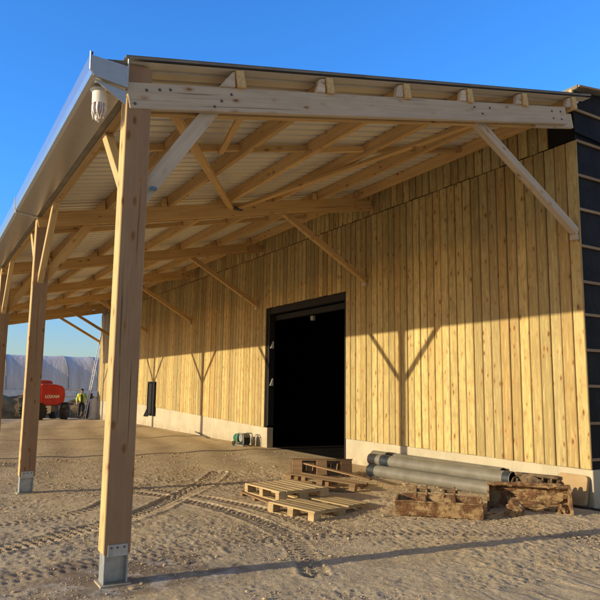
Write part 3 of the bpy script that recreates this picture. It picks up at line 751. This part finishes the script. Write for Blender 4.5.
for x in (-.30, -.16, .06, .20):
    bm = nb(); ear(bm, x, .30, .20, .75); prism(bm, [(.25, .05), (.32, .16), (.24, .2)], 0, x-.012, x+.012); fin(bm, 'mounting_ear', M['mud'], b1, .003)
for xa, xb in ((-.31, -.10), (.04, .24)):
    bm = nb(); tube(bm, [(xa, .29, .265), (xb, .29, .265)], .022, 10); fin(bm, 'pin', M['darkmud'], b1)
bm = nb(); bx(bm, -.53, .53, -.213, -.190, .188, .206); rough(bm, .005, 11); fin(bm, 'cutting_lip', M['mud'], b1)

b2 = empty('excavator_bucket', 'wide muddy digger bucket lying open towards the viewer behind a clay lump', 'bucket', (5.64, .52, gz(5.6,.6)-.045), math.radians(-47), 'digger buckets by the barn corner'); b2.scale = (1, 1, .86)
W2 = 1.04
bm = nb(); shell(bm, [(-.26, .01), (-.06, .0), (.10, .03), (.20, .12), (.235, .24), (.20, .36), (.12, .42)], W2); rough(bm, .014, 9); fin(bm, 'bucket_shell', M['mud'], b2)
for x in (-W2/2+.012, W2/2-.012):
    bm = nb(); prism(bm, [(-.26, .02), (-.05, .015), (.09, .04), (.18, .125), (.215, .24), (.185, .35), (.09, .42), (-.03, .40), (-.20, .12)], 0, x-.014, x+.014); fin(bm, 'side_plate', M['mud'], b2, .003)
bm = nb(); tube(bm, [(-W2/2+W2*i/24, .07, .425) for i in range(25)], .032, 10); rough(bm, .016, 13, 1); fin(bm, 'top_rail', M['mud'], b2)
for x in (-.13, .0, .14, .27):
    bm = nb(); ear(bm, x, .16, .42, .55); fin(bm, 'mounting_ear', M['darkmud'], b2, .003)
def lump(name, parent, c, s, m, seed, amp=.35, sub=3):
    bm = nb(); bmesh.ops.create_icosphere(bm, subdivisions=sub, radius=1); r = random.Random(seed); o = r.random()*50
    from mathutils import noise
    for v in bm.verts:
        d = v.co.normalized(); k = 1 + amp*(noise.noise(d*1.3+Vector((o,0,0))) + .5*noise.noise(d*3.1+Vector((0,o,0))) + .32*noise.noise(d*7+Vector((0,0,o))) + .16*noise.noise(d*15+Vector((o,0,o))))
        v.co = Vector((d.x*s[0]*k, d.y*s[1]*k, d.z*s[2]*k))
    return fin(bm, name, m, parent, smooth=True, loc=c, ang=60)
for i, (c, q, sd) in enumerate((((.16, .175, .24), (.30, .035, .10), 4), ((.08, .02, .02), (.40, .20, .035), 8), ((.42, .04, .07), (.07, .15, .08), 12), ((.12, .13, .10), (.30, .08, .06), 15), ((.15, .085, .43), (.30, .04, .03), 19), ((-.1, .19, .33), (.2, .03, .05), 23))): lump('caked_mud', b2, c, q, M['mud'], sd, .6, 4)
lump('caked_mud', b1, (.1, .04, .03), (.40, .12, .05), M['mud'], 33, .8, 4)
b3 = empty('excavator_bucket', 'dark muddy digger bucket behind the wide one, against the plinth', 'bucket', (6.24, .93, gz(6.2,1)-.075), math.radians(-72), 'digger buckets by the barn corner')
bm = nb(); shell(bm, [(-.14, .24), (-.12, .05), (.06, .0), (.17, .10), (.20, .40)], .66); rough(bm, .012, 10); fin(bm, 'bucket_shell', M['darkmud'], b3)
for x in (-.318, .318):
    bm = nb(); prism(bm, [(-.13, .23), (-.11, .06), (.05, .02), (.155, .11), (.185, .39), (.05, .38)], 0, x-.012, x+.012); fin(bm, 'side_plate', M['darkmud'], b3, .003)
for x in (-.2, -.07, .09, .21):
    bm = nb(); ear(bm, x, .15, .34, .62); fin(bm, 'mounting_ear', M['darkmud'], b3, .003)
bm = nb(); tube(bm, [(-.31, .12, .43), (.31, .12, .43)], .028, 10); fin(bm, 'top_rail', M['darkmud'], b3, smooth=True)

lump('caked_mud', b3, (.0, .06, .22), (.26, .07, .16), M['darkmud'], 38, .8, 4)
rk = lump('clay_lump', None, (5.24, .42, gz(5.2,.4)+.085), (.105, .09, .105), M['mud'], 21, .7); tag(rk, 'brown clay lump lying in front of the wide muddy bucket', 'rock')
# rounded slab leaning on the plinth at the corner
bm = nb(); pts = []
w, h, r = .235, .41, .055
for cx, cz, a0 in ((w-r, h-r, 0), (-w+r, h-r, 90), (-w+r, r, 180), (w-r, r, 270)):
    for k in range(5): a = math.radians(a0+22.5*k); pts.append((cx+r*math.cos(a), cz+r*math.sin(a)))
prism(bm, pts, 1, -.03, .03); sl = fin(bm, 'stone_slab', M['slab'], None, .006); sl.location = (6.46, .50, gz(6.4,.5)+.02); sl.rotation_euler = (math.radians(-14), 0, math.radians(-90))
tag(sl, 'tan rounded slab leaning against the concrete plinth at the corner', 'slab')
bm = nb(); tube(bm, [(6.30, .80, .085), (6.38, .45, .07), (6.45, .1, .06), (6.6, -.4, .055), (7.0, -1.0, .05)], .018, 8)
hs = fin(bm, 'hose', M['hose'], None, smooth=True); tag(hs, 'thin dark hose on the ground in front of the tan slab', 'hose')

# green generator beside the doorway
gx, gy = 6.20, 10.45
ge = empty('generator', 'small green and black portable generator on the ground left of the doorway', 'generator', (gx, gy, gz(gx,gy)+.01), math.radians(277)); ge.scale = (.8, .8, .85)
bm = nb()
for sy in (-.17, .17):
    tube(bm, [(-.34, sy, .03), (.34, sy, .03), (.37, sy, .08), (.37, sy, .36), (.33, sy, .40), (.02, sy, .40), (-.02, sy, .36), (-.04, sy, .03)], .016, 8)
for x in (-.32, .33): tube(bm, [(x, -.17, .03), (x, .17, .03)], .014, 8)
tube(bm, [(.33, -.17, .40), (.33, .17, .40)], .014, 8)
fin(bm, 'tube_frame', M['hub'], ge, smooth=True)
bm = nb(); lathe(bm, [(.03, -.40), (.10, -.385), (.135, -.34), (.14, -.14), (.13, -.08), (.05, -.06)], 20, (0, 0, .23), 0); fin(bm, 'tank', M['green'], ge, smooth=True)
bm = nb(); bx(bm, .02, .33, -.14, .14, .05, .27); fin(bm, 'engine', M['black'], ge, .03, seg=2)
bm = nb(); lathe(bm, [(.11, -.16), (.12, -.15), (.12, .15), (.10, .16)], 18, (.17, 0, .26), 1); fin(bm, 'engine_cowl', M['hub'], ge, smooth=True)
for sy in (-.19, .19):
    bm = nb(); lathe(bm, [(.06, -.022), (.075, -.016), (.075, .016), (.06, .022)], 16, (-.22, sy, .075), 1); w_ = fin(bm, 'wheel', M['rubber'], ge, smooth=True)
bm = nb(); tube(bm, [(6.25, 10.9, .12), (6.35, 11.4, .05), (6.3, 12.3, .03), (6.42, 13.2, .03), (6.5, 14.6, .16)], .014, 6)
cb = fin(bm, 'power_cable', M['hose'], None, smooth=True); tag(cb, 'dark cable trailing along the plinth from the green generator', 'cable')

# ------------------------------------------------------------------ far yard
# red boom lift
ly = 29.3; lx = 3.86; lz = gz(lx, ly)
lift = empty('boom_lift', 'red boom lift with big black tyres parked behind the canopy posts', 'lift', (lx, ly, lz), math.radians(8))
bm = nb(); pr = [(-.22, .74), (.82, .74), (.98, .88), (1.02, 1.36), (.92, 1.66), (.55, 1.76), (-.10, 1.78), (-.22, 1.78)]
prism(bm, pr, 1, -.95, .85); fin(bm, 'counterweight', M['red'], lift, .07, seg=2)
bm = nb(); prism(bm, [(-.2, 1.79), (.46, 1.79), (.43, 1.88), (.34, 1.95), (-.12, 1.96), (-.2, 1.90)], 1, -.7, .3); fin(bm, 'engine_hood', M['red'], lift, .03)
bm = nb(); bx(bm, -.5, .75, -.75, .75, .42, .73); fin(bm, 'chassis', M['hub'], lift, .04)
bm = nb(); bx(bm, .0, .34, -.99, -.76, .34, .72); fin(bm, 'battery_box', M['white'], lift, .03)
for x, yy in ((1.0, -.95), (1.0, .75), (-.30, -.95), (-.30, .75)):
    bm = nb(); lathe(bm, [(.20, -.14), (.35, -.15), (.41, -.11), (.42, 0), (.41, .11), (.35, .15), (.20, .14)], 24, (0, 0, 0), 1)
    for k in range(18):
        a = 2*math.pi*k/18
        for s_ in (-.08, .08): box(bm, (math.cos(a)*.42, s_*.8, math.sin(a)*.42), (.05, .13, .05), Matrix.Rotation(-a+s_*3, 3, 'Y'))
    w_ = fin(bm, 'wheel', M['rubber'], lift); w_.location = (x, yy, .44); w_.rotation_euler = (0, 0, math.radians(58 if x > 0 else 0))
    bm = nb(); lathe(bm, [(.19, -.12), (.10, -.11), (.06, -.14)], 16, (0, 0, 0), 1); fin(bm, 'rim', M['white'], w_, smooth=True)
cu = bpy.data.curves.new('lettering', 'FONT'); cu.body = 'LOXAM'; cu.size = .19; cu.extrude = .004; cu.align_x = 'CENTER'; cu.offset = .008
to = bpy.data.objects.new('tmp_text', cu); C.objects.link(to); bpy.context.view_layer.update()
tm_ = bpy.data.meshes.new_from_object(to.evaluated_get(bpy.context.evaluated_depsgraph_get())); bpy.data.objects.remove(to)
tm_.name = 'lettering'; tm_.materials.clear(); tx = link('lettering', tm_, M['white'], lift); tx.location = (.36, -.958, 1.10); tx.rotation_euler = (math.pi/2, 0, 0); tx.scale = (1.05, 1, 1)
for pts in ([(.9, -.6, 1.5), (1.8, -.6, 1.52), (2.0, -.6, 1.3)], [(.9, .3, 1.5), (1.8, .3, 1.52)], [(1.7, -.6, 1.51), (1.7, -.6, 1.15), (.9, -.6, 1.15)]):
    bm = nb(); tube(bm, pts, .028, 8); fin(bm, 'platform_rail', M['alu'], lift, smooth=True)

# person
def skinned(name, pts, edges, rad, m, parent, sub=2):
    me = bpy.data.meshes.new(name); me.from_pydata(pts, edges, [])
    o = bpy.data.objects.new(name, me); C.objects.link(o)
    sk = o.modifiers.new('s', 'SKIN'); me.skin_vertices[0].data[0].use_root = True
    for i, r in enumerate(rad): me.skin_vertices[0].data[i].radius = (r, r) if not isinstance(r, tuple) else r
    sk.use_smooth_shade = True; ss = o.modifiers.new('u', 'SUBSURF'); ss.levels = sub
    bpy.context.view_layer.update()
    nm = bpy.data.meshes.new_from_object(o.evaluated_get(bpy.context.evaluated_depsgraph_get())); bpy.data.objects.remove(o)
    nm.name = name; nm.materials.clear(); r = link(name, nm, m, parent); return r
pxx, pyy = 7.02, 34.3
per = empty('person', 'person in yellow hi-vis jacket and dark trousers standing beside the red lift', 'person', (pxx, pyy, gz(pxx,pyy)), math.radians(-12))
P_ = [(0,0,.92),(0,0,1.12),(0,-.01,1.36),(0,-.02,1.47),(0,-.04,1.58),(0,-.04,1.68),
      (-.10,0,.88),(-.12,-.03,.48),(-.13,.01,.09),(-.14,-.14,.045),
      (.10,0,.88),(.13,-.02,.48),(.15,.03,.09),(.17,-.11,.045),
      (-.19,0,1.38),(-.27,.0,1.12),(-.25,-.13,.92),(-.245,-.17,.83),
      (.19,0,1.38),(.30,-.01,1.13),(.36,-.12,.94),(.375,-.16,.85),
      (-.25,-.205,.77),(-.225,-.20,.775),(-.27,-.19,.77),(-.21,-.16,.80),(.38,-.20,.79),(.40,-.185,.79),(.36,-.195,.795),(.345,-.17,.82)]
E_ = [(0,1),(1,2),(2,3),(3,4),(4,5),(0,6),(6,7),(7,8),(8,9),(0,10),(10,11),(11,12),(12,13),(2,14),(14,15),(15,16),(16,17),(2,18),(18,19),(19,20),(20,21),(17,22),(17,23),(17,24),(17,25),(21,26),(21,27),(21,28),(21,29)]
Rr = [.13,.13,.14,.055,.09,.07,.085,.06,.045,.04,.085,.06,.045,.04,.06,.045,.035,.03,.06,.045,.035,.03]+[.012]*8
body = skinned('body', P_, E_, Rr, M['skin'], per)
skinned('trousers', [P_[0],P_[6],P_[7],(-.13,.01,.12),P_[10],P_[11],(.15,.03,.12),(0,0,1.02)], [(0,1),(1,2),(2,3),(0,4),(4,5),(5,6),(0,7)], [.155,.105,.085,.075,.105,.085,.075,.15], M['cloth'], per)
skinned('jacket', [(0,0,.90),(0,0,1.12),(0,-.01,1.34),(0,-.015,1.43),P_[14],P_[15],(-.252,-.12,.94),P_[18],P_[19],(.355,-.11,.96)], [(0,1),(1,2),(2,3),(2,4),(4,5),(5,6),(2,7),(7,8),(8,9)], [.19,.18,.175,.08,.085,.068,.055,.085,.068,.055], M['hivis'], per)
bm = nb(); bx(bm, -.05, .05, -.215, -.165, .86, 1.40); fin(bm, 'jacket_opening', M['cloth'], per, .01)
bm = nb(); bmesh.ops.create_icosphere(bm, subdivisions=2, radius=.098)
for v in bm.verts: v.co = Vector((v.co.x*.93, v.co.y*1.08+.0, max(v.co.z, -.03)*1.0))
h_ = fin(bm, 'hair', M['hair'], per, smooth=True); h_.location = (0, -.02, 1.645)
for s_ in (-1, 1):
    bm = nb(); bmesh.ops.create_icosphere(bm, subdivisions=1, radius=.012); e_ = fin(bm, 'eye', M['hair'], per); e_.location = (s_*.032, -.118, 1.615)
    bm = nb(); bmesh.ops.create_icosphere(bm, subdivisions=1, radius=.025); e_ = fin(bm, 'ear', M['skin'], per); e_.location = (s_*.088, -.035, 1.60); e_.scale = (.5, .8, 1.2)
    bm = nb(); bx(bm, -.065, .065, -.22, .11, 0, .125); e_ = fin(bm, 'boot', M['black'], per, .03, seg=2); e_.location = ((-.135, -.01, 0) if s_ < 0 else (.16, .02, 0))
bm = nb(); prism(bm, [(-.018, -.02), (.018, -.02), (0, .035)], 1, -.145, -.115); e_ = fin(bm, 'nose', M['skin'], per, .004); e_.location = (0, 0, 1.585)
bm = nb(); bx(bm, -.03, .03, -.121, -.110, -.005, .005); e_ = fin(bm, 'mouth', M['mud'], per); e_.location = (0, 0, 1.545)

# ladder leaning on the far corner and things stacked below it
la = empty('ladder', 'tall aluminium ladder leaning against the far corner of the barn', 'ladder', (0,0,0))
l0, l1 = Vector((6.05, 28.9, gz(6,28.9))), Vector((6.72, 28.9, 4.35))
for s_ in (-.2, .2): timber('rail', l0+Vector((0, s_, 0)), l1+Vector((0, s_, 0)), .03, .07, M['alu'], la, bevel=.003)
for k in range(15):
    p = l0.lerp(l1, (k+.7)/15.4); bm = nb(); tube(bm, [p+Vector((0,-.2,0)), p+Vector((0,.2,0))], .016, 8); fin(bm, 'rung', M['alu'], la)
bm = nb(); lathe(bm, [(.30, 0), (.32, .02), (.32, .95), (.34, .96), (.34, 1.0), (.29, 1.02)], 20); wt = fin(bm, 'water_butt', M['white'], None, smooth=True); wt.location = (6.62, 28.95, gz(6.6,28.95)); tag(wt, 'pale round barrel under the ladder at the far barn corner', 'barrel')
for k, (dx, dy, lean, lab) in enumerate(((0, 0, .30, 'longest plank propped left of the pale barrel'), (.16, .2, .22, 'middle plank propped left of the pale barrel'), (-.2, .1, .55, 'shortest leaning plank left of the pale barrel'))):
    b0 = Vector((6.12+dx, 29.2+dy, gz(6,29.2)+.02)); tp = b0+Vector((lean, .1, 1.55-.25*k))
    t_ = timber('propped_plank', b0, tp, .12, .035, M['oldpallet'], None, bevel=.003); tag(t_, lab, 'plank', 'planks propped at the far corner')

# earth bank and polytunnel beyond
def bank():
    nx, ny = 220, 26; V = []; F = []
    for j in range(ny):
        for i in range(nx):
            x = -30+75*i/(nx-1); y = 41.2+6.5*j/(ny-1)
            h = math.sin(math.pi*j/(ny-1))**.55 if 0 < j < ny-1 else 0
            f = 1 + .35*float(fbm(np.array([x]), np.array([y]), .35, 4, 71)[0]) + .16*float(fbm(np.array([x]), np.array([y]), 1.8, 3, 75)[0])
            V.append((x, y, -1.15 + h*2.02*f + (.14*math.tanh((5-x)/2))*h))
    for j in range(ny-1):
        for i in range(nx-1): a = j*nx+i; F.append((a, a+1, a+nx+1, a+nx))
    me = bpy.data.meshes.new('earth_bank'); me.from_pydata(V, [], F); o = link('earth_bank', me, M['bank']); o['kind'] = 'structure'; o['label'] = 'low bank of dug brown earth at the end of the yard'
bank()
tun = empty('polytunnel', 'long white plastic polytunnel greenhouse behind the earth bank', 'polytunnel', (5, 62.5, -.95))
def arc(r_y, r_z, n): return [(-r_y*math.cos(math.pi*k/n), r_z*max(0,math.sin(math.pi*k/n))**.8) for k in range(n+1)]
bm = nb(); x0, x1 = -32, 36; pr = arc(4.6, 5.5, 26); prev = None
xs = np.arange(x0, x1+.01, .45)
for x in xs:
    sag = 1 - .012*abs(math.sin(math.pi*(x-x0)/2.7))
    ring = [bm.verts.new((x, a*sag, b_*sag)) for a, b_ in pr]
    if prev:
        for k in range(26): bm.faces.new((prev[k], prev[k+1], ring[k+1], ring[k]))
    prev = ring
fin(bm, 'cover', M['tunnel'], tun, smooth=True)
x = x0+1.35+1.35
for x in np.arange(x0, x1+.01, 2.7):
    bm = nb(); tube(bm, [(x, a*1.004, b_*1.004+.01) for a, b_ in pr], .03, 6); fin(bm, 'hoop', M['hub'], tun)
bm = nb(); bx(bm, x0, x1, -4.72, -4.62, 0.9, 2.08); fin(bm, 'skirt', M['skirt'], tun)

# ------------------------------------------------------------------ camera, light, sky
P = dict(f=639.468, c=(-1.38584188, -5.42445437, 1.6), r=(.86086135, -.50869065, .01231128), u=(-.0801175, -.11161112, .99051711), d=(.50249272, .85368424, .13683672))
cam = bpy.data.cameras.new('camera'); co = bpy.data.objects.new('camera', cam); C.objects.link(co)
cam.sensor_width = 36; cam.lens = P['f']/600*36; cam.clip_end = 2000; cam.clip_start = .05
r, u, d = map(Vector, (P['r'], P['u'], P['d']))
co.matrix_world = Matrix.Translation(P['c']) @ Matrix((r, u, -d)).transposed().to_4x4()
scn.camera = co
az = math.radians(180-8.3); el = math.radians(12.35)
sv = Vector((math.cos(az)*math.cos(el), math.sin(az)*math.cos(el), math.sin(el)))
sun = bpy.data.lights.new('sun', 'SUN'); sun.energy = 5.0; sun.angle = math.radians(.5); sun.color = (1, .83, .53)
so = bpy.data.objects.new('sun', sun); C.objects.link(so); so.rotation_euler = sv.to_track_quat('Z', 'Y').to_euler(); so.location = sv*50
w = bpy.data.worlds.new('World'); scn.world = w; w.use_nodes = True; nt = w.node_tree
bg = nt.nodes['Background']; sky = nt.nodes.new('ShaderNodeTexSky'); sky.sky_type = 'NISHITA'; sky.sun_disc = False
sky.sun_elevation = el; sky.sun_rotation = math.atan2(sv.x, sv.y) % (2*math.pi)
sky.air_density = 1.0; sky.dust_density = .4; sky.ozone_density = 2.2; sky.altitude = 100
wn = N(nt); tcw = nt.nodes.new('ShaderNodeTexCoord')
dt = wn.n('ShaderNodeVectorMath', operation='DOT_PRODUCT'); wn.l(tcw.outputs['Generated'], dt.inputs[0]); dt.inputs[1].default_value = (.507, .862, 0)
hz = wn.n('ShaderNodeMapRange', interpolation_type='SMOOTHSTEP'); wn.l(dt.outputs['Value'], hz.inputs[0])
for i_, v_ in ((1, .5), (2, -.15), (3, 0.), (4, 1.)): hz.inputs[i_].default_value = v_
sz_ = wn.n('ShaderNodeSeparateXYZ'); wn.l(tcw.outputs['Generated'], sz_.inputs[0])
lo_ = wn.n('ShaderNodeMapRange', interpolation_type='SMOOTHSTEP'); wn.l(sz_.outputs[2], lo_.inputs[0])
for i_, v_ in ((1, .0), (2, .34), (3, 0.), (4, 1.)): lo_.inputs[i_].default_value = v_
gcol = wn.mix(hz.outputs[0], wn.mix(lo_.outputs[0], (.85, .98, 1.25), (.54, 1.46, 2.6)), (1.35, 1.06, .98))  # invented sky tint: bluer ahead, paler and warmer behind the camera as fill light
nt.links.new(wn.mix(1, sky.outputs[0], gcol, 'MULTIPLY'), bg.inputs['Color']); bg.inputs['Strength'].default_value = .15
scn.view_settings.view_transform = 'Standard'; scn.view_settings.look = 'None'; scn.view_settings.exposure = 0; scn.view_settings.gamma = 1
scn.render.engine = 'CYCLES'; scn.cycles.max_bounces = 8; scn.cycles.diffuse_bounces = 5
scn.cycles.use_denoising = True
